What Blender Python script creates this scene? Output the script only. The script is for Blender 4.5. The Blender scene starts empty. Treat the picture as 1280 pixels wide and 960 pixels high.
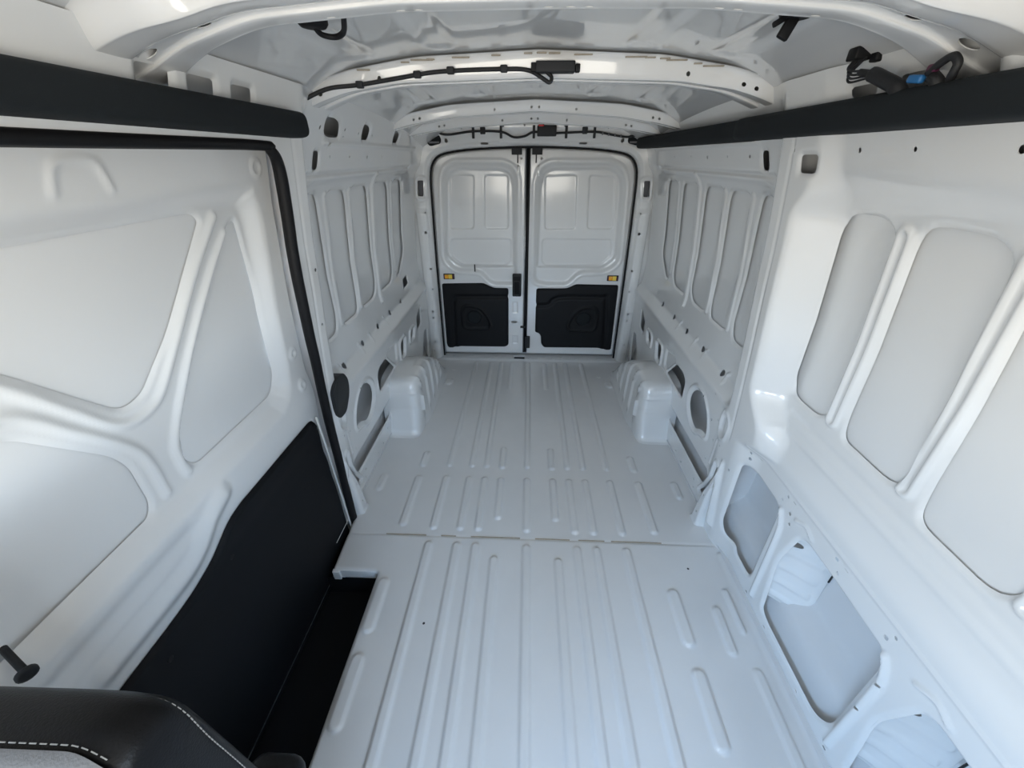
import bpy, math, random
import numpy as np
from mathutils import Vector, Matrix

# ------------------------------------------------------------------ camera, sky, exposure
SC = bpy.context.scene
COL = SC.collection
PITCH = math.atan(284 / 480.0)
YAW = math.atan(23 / (480.0 / math.cos(PITCH)))
cam = bpy.data.cameras.new('camera')
cam.sensor_width = 36.0
cam.lens = 36.0 * 480 / 1280
cam.clip_start = 0.01
cam_o = bpy.data.objects.new('camera', cam)
cam_o.location = (-0.019, 0.0, 1.53)
cam_o.rotation_euler = (math.pi / 2 - PITCH, 0, YAW)
COL.objects.link(cam_o)
SC.camera = cam_o

world = bpy.data.worlds.new('daylight')
SC.world = world
world.use_nodes = True
nt = world.node_tree
nt.nodes.clear()
tc = nt.nodes.new('ShaderNodeTexCoord')
sp = nt.nodes.new('ShaderNodeSeparateXYZ')
mr = nt.nodes.new('ShaderNodeMapRange')
mr.inputs['From Min'].default_value = -1.0
mr.inputs['From Max'].default_value = 1.0
rp = nt.nodes.new('ShaderNodeValToRGB')
el = rp.color_ramp.elements
el[0].position = 0.0; el[0].color = (0.78, 0.74, 0.66, 1)           # ground outside
el[1].position = 1.0; el[1].color = (0.40, 0.75, 1.35, 1)           # zenith
for pos, col in ((0.485, (0.78, 0.74, 0.66, 1)), (0.515, (1.40, 1.48, 1.50, 1)), (0.66, (0.74, 1.18, 1.76, 1))):   # even ground, pale horizon, blue above
    e = el.new(pos); e.color = col
bg = nt.nodes.new('ShaderNodeBackground')
bg.inputs['Strength'].default_value = 12.5
wo = nt.nodes.new('ShaderNodeOutputWorld')
L = nt.links.new
L(tc.outputs['Generated'], sp.inputs[0]); L(sp.outputs['Z'], mr.inputs['Value'])
L(mr.outputs['Result'], rp.inputs['Fac']); L(rp.outputs['Color'], bg.inputs['Color'])
L(bg.outputs[0], wo.inputs[0])

SC.view_settings.view_transform = 'Standard'
SC.view_settings.look = 'None'
SC.view_settings.gamma = 1.0
SC.view_settings.use_curve_mapping = False
SC.view_settings.exposure = 0.08
SC.cycles.use_denoising = True
SC.cycles.max_bounces = 14
SC.cycles.diffuse_bounces = 10
SC.cycles.glossy_bounces = 5


def portal(name, loc, rot, sx, sy):
    l = bpy.data.lights.new(name, 'AREA')
    l.shape = 'RECTANGLE'; l.size = sx; l.size_y = sy
    l.cycles.is_portal = True
    o = bpy.data.objects.new(name, l)
    o.location = loc; o.rotation_euler = rot
    COL.objects.link(o)


# daylight enters through the windscreen and the two cab door windows
portal('windscreen_offscreen', (0, -1.62, 1.14), (math.radians(90), 0, 0), 1.44, 0.56)
portal('cab_window_left_offscreen', (-0.88, -0.725, 1.12), (math.radians(90), 0, math.radians(-90)), 0.92, 0.78)
portal('cab_window_right_offscreen', (0.88, -0.725, 1.12), (math.radians(90), 0, math.radians(90)), 0.92, 0.78)


# ------------------------------------------------------------------ materials
def mat(name, col, rough=0.5, coat=0.0, metal=0.0, var=0.03, scale=6.0, bump=0.0, bscale=200.0, spec=0.5, coatr=0.06):
    m = bpy.data.materials.new(name)
    m.use_nodes = True
    t = m.node_tree
    b = t.nodes['Principled BSDF']
    n = t.nodes.new('ShaderNodeTexNoise'); n.inputs['Scale'].default_value = scale; n.inputs['Detail'].default_value = 4
    g = t.nodes.new('ShaderNodeNewGeometry')
    t.links.new(g.outputs['Position'], n.inputs['Vector'])
    cr = t.nodes.new('ShaderNodeMix'); cr.data_type = 'RGBA'
    cr.inputs['A'].default_value = tuple(c * (1 - var) for c in col) + (1,)
    cr.inputs['B'].default_value = tuple(min(1, c * (1 + var)) for c in col) + (1,)
    t.links.new(n.outputs['Fac'], cr.inputs['Factor'])
    t.links.new(cr.outputs['Result'], b.inputs['Base Color'])
    b.inputs['Roughness'].default_value = rough
    b.inputs['Metallic'].default_value = metal
    b.inputs['Specular IOR Level'].default_value = spec
    b.inputs['Coat Weight'].default_value = coat
    b.inputs['Coat Roughness'].default_value = coatr
    if bump:
        n2 = t.nodes.new('ShaderNodeTexNoise'); n2.inputs['Scale'].default_value = bscale; n2.inputs['Detail'].default_value = 3
        t.links.new(g.outputs['Position'], n2.inputs['Vector'])
        bp = t.nodes.new('ShaderNodeBump'); bp.inputs['Strength'].default_value = bump; bp.inputs['Distance'].default_value = 0.002
        t.links.new(n2.outputs['Fac'], bp.inputs['Height'])
        t.links.new(bp.outputs['Normal'], b.inputs['Normal'])
    return m


M = {
    'paint': mat('white_gloss_paint', (0.80, 0.80, 0.79), 0.34, 0.9, var=0.010, coatr=0.05),
    'doorpaint': mat('white_door_paint', (0.80, 0.80, 0.79), 0.36, 0.9, var=0.010, coatr=0.11),
    'reartrim': mat('textured_black_rear_trim', (0.006, 0.0065, 0.008), 0.55, 0, bump=0.1, bscale=500, spec=0.25),
    'roof': mat('glossy_roof_paint', (0.80, 0.80, 0.79), 0.26, 1.0, var=0.010, coatr=0.03),
    'panel': mat('white_panel_paint', (0.80, 0.80, 0.79), 0.36, 0.8, var=0.012, coatr=0.16),
    'thin': mat('thin_grey_white_paint', (0.70, 0.70, 0.70), 0.5, 0.2, var=0.03, coatr=0.2),
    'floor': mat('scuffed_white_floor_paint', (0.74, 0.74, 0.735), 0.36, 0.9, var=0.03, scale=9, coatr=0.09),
    'black': mat('matte_black_plastic', (0.012, 0.013, 0.015), 0.62, 0, bump=0.15, bscale=600),
    'doortrim': mat('textured_black_door_trim', (0.006, 0.0065, 0.008), 0.65, 0, bump=0.1, bscale=500, spec=0.2),
    'cover': mat('charcoal_trim_cover', (0.014, 0.017, 0.019), 0.8, 0, bump=0.2, bscale=500, spec=0.2),
    'rubber': mat('black_rubber', (0.007, 0.007, 0.008), 0.55, 0, spec=0.25),
    'cable': mat('black_cable_wrap', (0.010, 0.010, 0.011), 0.55, 0, bump=0.3, bscale=900),
    'leather': mat('black_leather', (0.005, 0.005, 0.0055), 0.42, 0, bump=0.2, bscale=420, spec=0.16),
    'insert': mat('grey_seat_leather', (0.075, 0.071, 0.068), 0.6, 0, bump=0.3, bscale=380, spec=0.2),
    'thread': mat('pale_thread', (0.25, 0.24, 0.22), 0.8, 0),
    'amber': mat('amber_reflector', (0.95, 0.42, 0.02), 0.25, 0.6, var=0.1, scale=120),
    'ambers': mat('yellow_lens', (1.0, 0.68, 0.10), 0.2, 0.6, var=0.1, scale=120),
    'red': mat('red_lens', (0.65, 0.02, 0.02), 0.2, 0.5),
    'blue': mat('blue_plastic', (0.02, 0.13, 0.32), 0.4),
    'purple': mat('purple_plastic', (0.10, 0.015, 0.05), 0.4),
    'steel': mat('bare_steel', (0.45, 0.46, 0.47), 0.35, 0, metal=0.9),
    'sealer': mat('tan_seam_sealer', (0.40, 0.35, 0.28), 0.8, 0, var=0.25, scale=60),
    'grey': mat('cab_grey_plastic', (0.16, 0.16, 0.17), 0.7, 0),
    'under': mat('dark_underbody', (0.05, 0.05, 0.055), 0.8, 0),
    'sticker': mat('pale_foil', (0.62, 0.58, 0.50), 0.3, 0.3),
}


# ------------------------------------------------------------------ object helpers
def link(name, me, m, parent=None):
    o = bpy.data.objects.new(name, me)
    COL.objects.link(o)
    if m and not me.materials:
        me.materials.append(M[m] if isinstance(m, str) else m)
    if parent:
        o.parent = parent
    return o


def tag(o, label=None, cat=None, group=None, kind=None):
    if label: o['label'] = label
    if cat: o['category'] = cat
    if group: o['group'] = group
    if kind: o['kind'] = kind
    return o


def empty(name, label=None, cat=None, kind=None, group=None):
    o = bpy.data.objects.new(name, None)
    COL.objects.link(o)
    return tag(o, label, cat, group, kind)


def np_mesh(name, V, F, smooth=True):
    me = bpy.data.meshes.new(name)
    V = np.asarray(V, np.float32); F = np.asarray(F, np.int32)
    k = F.shape[1]
    me.vertices.add(len(V)); me.vertices.foreach_set('co', V.ravel())
    me.loops.add(F.size); me.loops.foreach_set('vertex_index', F.ravel())
    me.polygons.add(len(F))
    me.polygons.foreach_set('loop_start', np.arange(0, F.size, k, dtype=np.int32))
    me.polygons.foreach_set('loop_total', np.full(len(F), k, np.int32))
    me.polygons.foreach_set('use_smooth', np.full(len(F), smooth, bool))
    me.update(calc_edges=True)
    return me


def mix_mesh(name, V, Q, T):
    me = bpy.data.meshes.new(name)
    V = np.asarray(V, np.float32)
    loops = np.concatenate([Q.ravel(), T.ravel()]).astype(np.int32)
    tot = np.concatenate([np.full(len(Q), 4), np.full(len(T), 3)]).astype(np.int32)
    start = np.concatenate([[0], np.cumsum(tot)[:-1]]).astype(np.int32)
    me.vertices.add(len(V)); me.vertices.foreach_set('co', V.ravel())
    me.loops.add(len(loops)); me.loops.foreach_set('vertex_index', loops)
    me.polygons.add(len(tot))
    me.polygons.foreach_set('loop_start', start); me.polygons.foreach_set('loop_total', tot)
    me.polygons.foreach_set('use_smooth', np.ones(len(tot), bool))
    me.update(calc_edges=True)
    return me


SKIPPED = []


def cut_grid(name, us, vs, H, f, flip, pins=()):
    """grid cut along H = 0 (kept where H > 0); rim vertices are moved onto the outline"""
    nu, nv = len(us), len(vs)
    du, dv = us[1] - us[0], vs[1] - vs[0]
    cell = min(du, dv)
    U, V = np.meshgrid(us, vs, indexing='ij')
    gu, gv = np.gradient(H, du, dv)
    g = np.sqrt(gu * gu + gv * gv); g = np.where(g < .2, 1, g); gu, gv = gu / g, gv / g
    near = np.abs(H) < .5 * cell
    Hs = np.where(near, 0, H).ravel()
    idx = np.arange(nu * nv).reshape(nu, nv)
    F = np.stack([idx[:-1, :-1], idx[1:, :-1], idx[1:, 1:], idx[:-1, 1:]], -1).reshape(-1, 4)
    h = Hs[F]
    Q = F[(h.min(1) >= 0) & (h.max(1) > 0)]
    st = (h.min(1) < 0) & (h.max(1) > 0)
    S, hs = F[st], np.abs(h[st])
    d02 = hs[:, 0] + hs[:, 2] <= hs[:, 1] + hs[:, 3]
    A, B = S[d02], S[~d02]
    T = np.concatenate([A[:, [0, 1, 2]], A[:, [0, 2, 3]], B[:, [0, 1, 3]], B[:, [1, 2, 3]]])
    T = T[Hs[T].mean(1) > .02 * cell]
    used = np.zeros(nu * nv, bool); used[Q.ravel()] = True; used[T.ravel()] = True
    used = used.reshape(nu, nv)
    mv = used & (near | (H < 0))
    U = np.where(mv, U - H * gu, U); V = np.where(mv, V - H * gv, V)
    H = np.where(mv, 0, H)
    X, Y, Z = f(U, V, H)
    co = np.stack([X, Y, Z], -1).reshape(-1, 3)
    gone = np.zeros((nu, nv), bool)                      # cells opened by punched holes
    newv, newq, base = [], [], len(co)
    for (pu, pv, ru, rv, sq) in pins:
        nx, ny = int(math.ceil(2 * ru / du)) + 2, int(math.ceil(2 * rv / dv)) + 2
        i0, j0 = int(round((pu - us[0]) / du - nx / 2)), int(round((pv - vs[0]) / dv - ny / 2))
        if i0 < 0 or j0 < 0 or i0 + nx >= nu or j0 + ny >= nv or gone[i0:i0 + nx, j0:j0 + ny].any() or H[i0:i0 + nx + 1, j0:j0 + ny + 1].min() < cell:
            SKIPPED.append((name, pu, pv)); continue
        gone[i0:i0 + nx, j0:j0 + ny] = True
        rim = [(i0 + k, j0) for k in range(nx)] + [(i0 + nx, j0 + k) for k in range(ny)] + [(i0 + nx - k, j0 + ny) for k in range(nx)] + [(i0, j0 + ny - k) for k in range(ny)]
        cu, cv = us[0] + (i0 + nx / 2) * du, vs[0] + (j0 + ny / 2) * dv
        a = np.array([((us[i] - cu) / (nx * du), (vs[j] - cv) / (ny * dv)) for i, j in rim])
        q = (np.max(np.abs(a), 1) * .82 * 2 + np.linalg.norm(a, axis=1) * .18 * 2) if sq else np.linalg.norm(a, axis=1)
        ring = a / q[:, None] * np.array([ru, rv]) * (1 if not sq else 1) + np.array([cu, cv])
        def at(uv, ou=0, ov=0):
            x, y, z = f(uv[None, :, 0] + ou, uv[None, :, 1] + ov, np.full((1, len(uv)), .09))
            return np.stack([x, y, z], -1)[0]
        p = at(ring)
        c0 = np.array([[cu, cv]])
        n = np.cross(at(c0, du * .5)[0] - at(c0, -du * .5)[0], at(c0, 0, dv * .5)[0] - at(c0, 0, -dv * .5)[0]); n /= np.linalg.norm(n)
        if n @ (p.mean(0) - np.array([0, 1.5, .9])) < 0:
            n = -n
        m = len(rim); b = base + len(newv)
        newv += list(p) + list(p) + list(p + n * .0015)   # rim, and the thickness of the sheet
        for k in range(m):
            k2 = (k + 1) % m
            newq.append((rim[k][0] * nv + rim[k][1], rim[k2][0] * nv + rim[k2][1], b + k2, b + k))
            newq.append((b + m + k, b + m + k2, b + 2 * m + k2, b + 2 * m + k))
    if newv:
        qi, qj = Q[:, 0] // nv, Q[:, 0] % nv
        Q = np.concatenate([Q[~gone[qi, qj]], np.array(newq)])
        co = np.concatenate([co, np.array(newv)])
        used = np.zeros(len(co), bool); used[Q.ravel()] = True; used[T.ravel()] = True
    nall = len(co)
    ids = np.flatnonzero(used.ravel()); remap = np.zeros(nall, np.int64); remap[ids] = np.arange(len(ids))
    Q, T = remap[Q], remap[T]
    if flip:
        Q, T = Q[:, ::-1], T[:, ::-1]
    return mix_mesh(name, co[ids], Q, T)


def py_mesh(name, V, F, smooth=False):
    me = bpy.data.meshes.new(name)
    me.from_pydata([tuple(map(float, v)) for v in V], [], [tuple(f) for f in F])
    if smooth:
        me.polygons.foreach_set('use_smooth', [True] * len(me.polygons))
    me.update()
    return me


def sst(t):
    t = np.clip(t, 0, 1)
    return t * t * (3 - 2 * t)


def fillet(poly, r, n=5):
    P = [np.array(p, float) for p in poly]
    out = []
    N = len(P)
    for i in range(N):
        a, b, c = P[i - 1], P[i], P[(i + 1) % N]
        la, lc = np.linalg.norm(a - b), np.linalg.norm(c - b)
        d1, d2 = (a - b) / max(la, 1e-9), (c - b) / max(lc, 1e-9)
        q = min(r, .46 * la, .46 * lc)
        s, e = b + d1 * q, b + d2 * q
        for k in range(n + 1):
            t = k / n
            out.append((1 - t) ** 2 * s + 2 * t * (1 - t) * b + t * t * e)
    return np.array(out)


def sdpoly(U, V, poly, margin=.09):
    """signed distance to a polygon, negative inside; clamped to margin far away"""
    poly = np.asarray(poly, float)
    D = np.full(U.shape, margin)
    lo, hi = poly.min(0) - margin, poly.max(0) + margin
    m = (U > lo[0]) & (U < hi[0]) & (V > lo[1]) & (V < hi[1])
    if not m.any():
        return D
    u, v = U[m], V[m]
    d = np.full(u.shape, 1e9); s = np.ones(u.shape)
    for i in range(len(poly)):
        a, b = poly[i], poly[i - 1]
        ex, ey = b - a
        wx, wy = u - a[0], v - a[1]
        t = np.clip((wx * ex + wy * ey) / (ex * ex + ey * ey + 1e-12), 0, 1)
        bx, by = wx - ex * t, wy - ey * t
        d = np.minimum(d, bx * bx + by * by)
        c1, c2, c3 = v >= a[1], v < b[1], ex * wy > ey * wx
        s = np.where((c1 & c2 & c3) | (~c1 & ~c2 & ~c3), -s, s)
    D[m] = np.minimum(s * np.sqrt(d), margin)
    return D


def dline(U, V, pts, margin=.09):
    """distance to an open polyline"""
    P = np.asarray(pts, float)
    D = np.full(U.shape, margin)
    lo, hi = P.min(0) - margin, P.max(0) + margin
    m = (U > lo[0]) & (U < hi[0]) & (V > lo[1]) & (V < hi[1])
    if not m.any():
        return D
    u, v = U[m], V[m]
    d = np.full(u.shape, 1e9)
    for a, b in zip(P[:-1], P[1:]):
        ex, ey = b - a
        wx, wy = u - a[0], v - a[1]
        t = np.clip((wx * ex + wy * ey) / (ex * ex + ey * ey + 1e-12), 0, 1)
        d = np.minimum(d, (wx - ex * t) ** 2 + (wy - ey * t) ** 2)
    D[m] = np.minimum(np.sqrt(d), margin)
    return D


def spline(pts, n=8):
    """Catmull-Rom through points (any dimension)"""
    P = [np.array(p, float) for p in pts]
    P = [2 * P[0] - P[1]] + P + [2 * P[-1] - P[-2]]
    out = []
    for i in range(1, len(P) - 2):
        p0, p1, p2, p3 = P[i - 1:i + 3]
        for k in range(n):
            t = k / n
            out.append(.5 * (2 * p1 + (p2 - p0) * t + (2 * p0 - 5 * p1 + 4 * p2 - p3) * t * t + (3 * p1 - p0 - 3 * p2 + p3) * t ** 3))
    out.append(P[-2])
    return np.array(out)


def bump(d, w):
    """rounded ridge of half width w"""
    return sst(1 - d / w)


def sheet(name, u, v, cell, f, holes, m, parent=None, flip=False, pins=()):
    nu = int(round((u[1] - u[0]) / cell)) + 1
    nv = int(round((v[1] - v[0]) / cell)) + 1
    us, vs = np.linspace(*u, nu), np.linspace(*v, nv)
    U, V = np.meshgrid(us, vs, indexing='ij')
    H = np.full(U.shape, .09)
    for h in holes:
        H = np.minimum(H, sdpoly(U, V, h))
    return link(name, cut_grid(name, us, vs, H, f, flip, pins), m, parent)


def panel(name, P, grow, cell, f, m, parent, flip=False):
    """sheet with the outline of P grown by a margin"""
    lo, hi = P.min(0) - grow - cell, P.max(0) + grow + cell
    us = np.linspace(lo[0], hi[0], int((hi[0] - lo[0]) / cell) + 2); vs = np.linspace(lo[1], hi[1], int((hi[1] - lo[1]) / cell) + 2)
    U, V = np.meshgrid(us, vs, indexing='ij')
    return link(name, cut_grid(name, us, vs, grow - sdpoly(U, V, P, .2), f, flip), m, parent)


def tube_mesh(name, path, r, seg=8, closed=False, flat=None):
    """tube along a 3-D path; r scalar or per point; flat=(axis, factor) squashes the section along an axis"""
    P = [Vector(p) for p in path]
    n = len(P)
    R = [r] * n if np.isscalar(r) else list(r)
    V, F = [], []
    prev = None
    for i in range(n):
        a = P[(i - 1) % n] if (closed or i) else P[0]
        b = P[(i + 1) % n] if (closed or i < n - 1) else P[-1]
        t = (b - a).normalized()
        if prev is None:
            h = Vector((0, 0, 1)) if abs(t.z) < .9 else Vector((1, 0, 0))
            x = t.cross(h).normalized()
        else:
            x = (prev - t * prev.dot(t)).normalized()
        y = t.cross(x); prev = x
        for k in range(seg):
            w = 2 * math.pi * k / seg
            V.append(P[i] + (x * math.cos(w) + y * math.sin(w)) * R[i])
    for i in range(n if closed else n - 1):
        for k in range(seg):
            i2, k2 = (i + 1) % n, (k + 1) % seg
            F.append((i * seg + k, i * seg + k2, i2 * seg + k2, i2 * seg + k))
    if not closed:
        F.append(tuple(range(seg))[::-1]); F.append(tuple(range((n - 1) * seg, n * seg)))
    return py_mesh(name, V, F, True)


def rbox_mesh(name, c, size, r=.004, n=3, rot=None):
    """rounded box"""
    hx, hy, hz = [s / 2 for s in size]
    r = min(r, hx * .98, hy * .98, hz * .98)
    V, F = [], []
    def axis(h):
        a = [-h + r * (1 - math.cos(math.pi / 2 * k / n)) for k in range(n)] + [-h + r, h - r] + [h - r * (1 - math.cos(math.pi / 2 * k / n)) for k in range(n - 1, -1, -1)]
        return sorted(set(round(x, 7) for x in a))
    key = {}
    def vert(p):
        q = Vector([max(-h + r, min(h - r, x)) for x, h in zip(p, (hx, hy, hz))])
        d = Vector(p) - q
        if d.length > 1e-9:
            p = q + d.normalized() * r
        k = tuple(round(x, 6) for x in p)
        if k not in key:
            key[k] = len(V); V.append(Vector(p))
        return key[k]
    ax = [axis(h) for h in (hx, hy, hz)]
    hs = (hx, hy, hz)
    for d in range(3):
        a, b = (d + 1) % 3, (d + 2) % 3
        for s in (-1, 1):
            for i in range(len(ax[a]) - 1):
                for j in range(len(ax[b]) - 1):
                    q = []
                    for (ii, jj) in ((i, j), (i + 1, j), (i + 1, j + 1), (i, j + 1)):
                        p = [0, 0, 0]; p[d] = s * hs[d]; p[a] = ax[a][ii]; p[b] = ax[b][jj]
                        q.append(vert(p))
                    if s < 0: q = q[::-1]
                    if len(set(q)) > 2:
                        u = []
                        [u.append(x) for x in q if x not in u]
                        F.append(u)
    Mx = rot if rot is not None else Matrix.Identity(3)
    V = [Mx @ v + Vector(c) for v in V]
    return py_mesh(name, V, F, True)


def rbox(name, c, size, m, parent=None, r=.004, rot=None):
    return link(name, rbox_mesh(name, c, size, r, 3, rot), m, parent)


def prism_mesh(name, poly, fn, t):
    """polygon (2-D) made into a thin solid: fn(u, v, w) -> 3-D, w from 0 to t; edge slightly rounded"""
    P = np.asarray(poly, float)
    n = len(P)
    c = P.mean(0)
    e = min(.003, t * .4)
    def inset(k):
        d = c - P
        return P + d / (np.linalg.norm(d, axis=1)[:, None] + 1e-9) * k
    rings = [(P, 0), (P, t - e), (inset(e), t)]
    V, F = [], []
    for Q, w in rings:
        V += [fn(q[0], q[1], w) for q in Q]
    for k in range(2):
        for i in range(n):
            j = (i + 1) % n
            F.append((k * n + i, k * n + j, (k + 1) * n + j, (k + 1) * n + i))
    F.append(tuple(range(2 * n, 3 * n)))
    F.append(tuple(range(n))[::-1])
    return py_mesh(name, V, F, False)


def frame_of(nrm):
    n = Vector(nrm).normalized()
    up = Vector((0, 0, 1)) if abs(n.z) < .95 else Vector((0, 1, 0))
    x = up.cross(n).normalized()
    return Matrix((x, n.cross(x), n)).transposed()


_disc = {}
def dot(name, p, nrm, rx, ry, parent, m='paint', square=False, lift=.0012):
    """small dimple or plug: a shallow dish sitting on the sheet"""
    k = (round(rx, 4), round(ry, 4), m, square)
    if k not in _disc:
        n = 12
        V, F = [], []
        for i in range(n):
            a = 2 * math.pi * (i + .5) / n
            cx, cy = math.cos(a), math.sin(a)
            if square:
                q = max(abs(cx), abs(cy)); q = .82 * q + .18; cx, cy = cx / q, cy / q
            V.append((cx * rx, cy * ry, 0)); 
        for i in range(n):
            V.append((V[i][0] * .8, V[i][1] * .8, lift))
        for i in range(n):
            j = (i + 1) % n
            F.append((i, j, n + j, n + i))
        F.append(tuple(range(n, 2 * n)))
        me = py_mesh(name, V, F)
        me.materials.append(M[m])
        _disc[k] = me
    o = bpy.data.objects.new(name, _disc[k])
    COL.objects.link(o)
    o.matrix_world = Matrix.Translation(Vector(p)) @ frame_of(nrm).to_4x4()
    o.parent = parent
    return o


# ------------------------------------------------------------------ body profiles (half width over height)
def prof(pts, sm=.012):
    z = np.arange(-.5, 2.1, .002); p = np.array(pts); x = np.interp(z, p[:, 0], p[:, 1])
    k = np.exp(-.5 * ((np.arange(-20, 21) * .002) / sm) ** 2); k /= k.sum()
    xs = np.convolve(np.pad(x, 20, mode='edge'), k, mode='valid')
    return lambda q: np.interp(q, z, xs)


PILLAR = prof([(0, .85), (.1, .842), (.43, .817), (.6, .806), (.78, .79), (.97, .77), (1.14, .75), (1.29, .735), (1.44, .714), (1.57, .695), (1.66, .675), (1.72, .66)])
FRONT = prof([(-.1, .90), (0, .885), (.03, .875), (.60, .846), (.645, .842), (.70, .866), (.84, .884), (1.1, .866), (1.38, .830), (1.425, .806), (1.50, .735), (1.57, .715), (1.66, .69), (1.72, .67)])
REAR = prof([(0, .868), (.6, .828), (.635, .822), (.686, .872), (.84, .886), (1.1, .868), (1.40, .828), (1.44, .805), (1.48, .775), (1.56, .752), (1.60, .735), (1.66, .70), (1.72, .67)], .006)
DOOR = prof([(-.4, .90), (-.1, .885), (0, .88), (.5, .868), (.60, .862), (.70, .868), (.80, .88), (.84, .884), (1.1, .866), (1.40, .828), (1.55, .80), (1.6, .79)])
OUTER = prof([(-.4, .93), (0, .90), (.16, .925), (.205, .985), (.6, .995), (.8, .965), (.86, .93), (1.1, .915), (1.4, .88), (1.6, .84), (1.72, .80), (1.80, .74)])
ROOFX = prof([(-.4, 1.782), (0, 1.80), (.36, 1.785), (.55, 1.76), (.64, 1.725), (.70, 1.69), (.76, 1.655), (.82, 1.62), (.92, 1.57)], .02)


def roofz(x, y):
    return ROOFX(np.abs(x)) - .08 * (np.clip(y - 1.45, 0, 2) / 1.55) ** 2


def half_r(y, z):
    e = .10 * sst((.83 - z) / .15) * sst((z - .57) / .07) + .05 * sst((z - 1.38) / .09)
    a = sst((1.222 - e - y) / (.085 + .05 * sst((.75 - z) / .2))); b = sst((y - 1.31) / .10)
    w = PILLAR(z)
    return w + a * (FRONT(z) - w) + b * (REAR(z) - w)


def half_l(y, z):
    b = sst((y - 1.31) / .10)
    w = PILLAR(z)
    return w + b * (REAR(z) - w)


# ------------------------------------------------------------------ side walls
PANES = [  # rear bay panels, (y, z)
    [(2.515, .88), (2.515, 1.41), (2.69, 1.41), (2.71, .97), (2.58, .85), (2.53, .85)],
    [(2.20, .845), (2.195, 1.412), (2.43, 1.408), (2.45, .90), (2.40, .845)],
    [(1.918, .845), (1.895, 1.412), (2.11, 1.410), (2.14, .90), (2.09, .845)],
    [(1.675, .842), (1.665, 1.412), (1.845, 1.410), (1.865, .90), (1.85, .842)],
    [(1.485, .835), (1.50, 1.412), (1.585, 1.412), (1.625, .90), (1.60, .835)],
]
PANES = [fillet(p, .05) for p in PANES]
WIN_R = [  # front right bay panels
    [(.982, .84), (.982, 1.408), (1.148, 1.405), (1.150, .90), (1.135, .845), (1.10, .838)],
    [(.700, .835), (.728, 1.406), (.918, 1.408), (.912, .90), (.90, .838)],
    [(.440, .808), (.460, 1.402), (.668, 1.405), (.650, .90), (.640, .812)],
    [(.150, .80), (.170, 1.402), (.400, 1.405), (.385, .90), (.375, .80)],
]
WIN_R = [fillet(p, .06) for p in WIN_R]
LOW_REAR = {
    'speaker': fillet([(1.60, .545), (1.53, .50), (1.495, .43), (1.49, .385), (1.555, .375), (1.61, .333), (1.68, .355), (1.728, .42), (1.72, .485), (1.67, .535)], .05),
    'tri': fillet([(2.10, .392), (1.975, .515), (1.86, .515), (1.822, .49), (1.83, .378)], .02),
    'slotA': fillet([(2.335, .495), (2.225, .495), (2.235, .385), (2.31, .385)], .02),
    'slotB': fillet([(2.57, .475), (2.46, .475), (2.455, .405), (2.54, .405)], .02),
    'slotC': fillet([(2.78, .56), (2.66, .50), (2.67, .40), (2.78, .42)], .02),
    'long': fillet([(2.005, .24), (1.925, .14), (1.43, .14), (1.385, .20), (1.40, .24)], .02),
    'brk': fillet([(1.30, .385), (1.268, .355), (1.275, .285), (1.375, .095), (1.43, .09), (1.315, .28)], .012),
    'corner': fillet([(2.74, .02), (2.955, .02), (2.955, .30), (2.86, .31)], .02),
}
OPEN_R = [
    fillet([(1.165, .512), (.965, .506), (.948, .48), (.950, .105), (1.06, .105), (1.075, .13), (1.15, .112), (1.176, .165)], .035),
    fillet([(.84, .085), (.868, .33), (.825, .512), (.70, .512), (.51, .505), (.49, .47), (.487, .125), (.53, .072), (.80, .072)], .04),
    fillet([(.40, .085), (.428, .33), (.385, .512), (.26, .512), (.07, .505), (.05, .47), (.047, .125), (.09, .072), (.36, .072)], .04),
]
BEADS_REAR = [(2.48, .90, 1.40, .010, .008), (2.165, .80, 1.445, .015, .013), (1.882, .86, 1.40, .011, .009), (1.644, .86, 1.40, .011, .009)]


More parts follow.
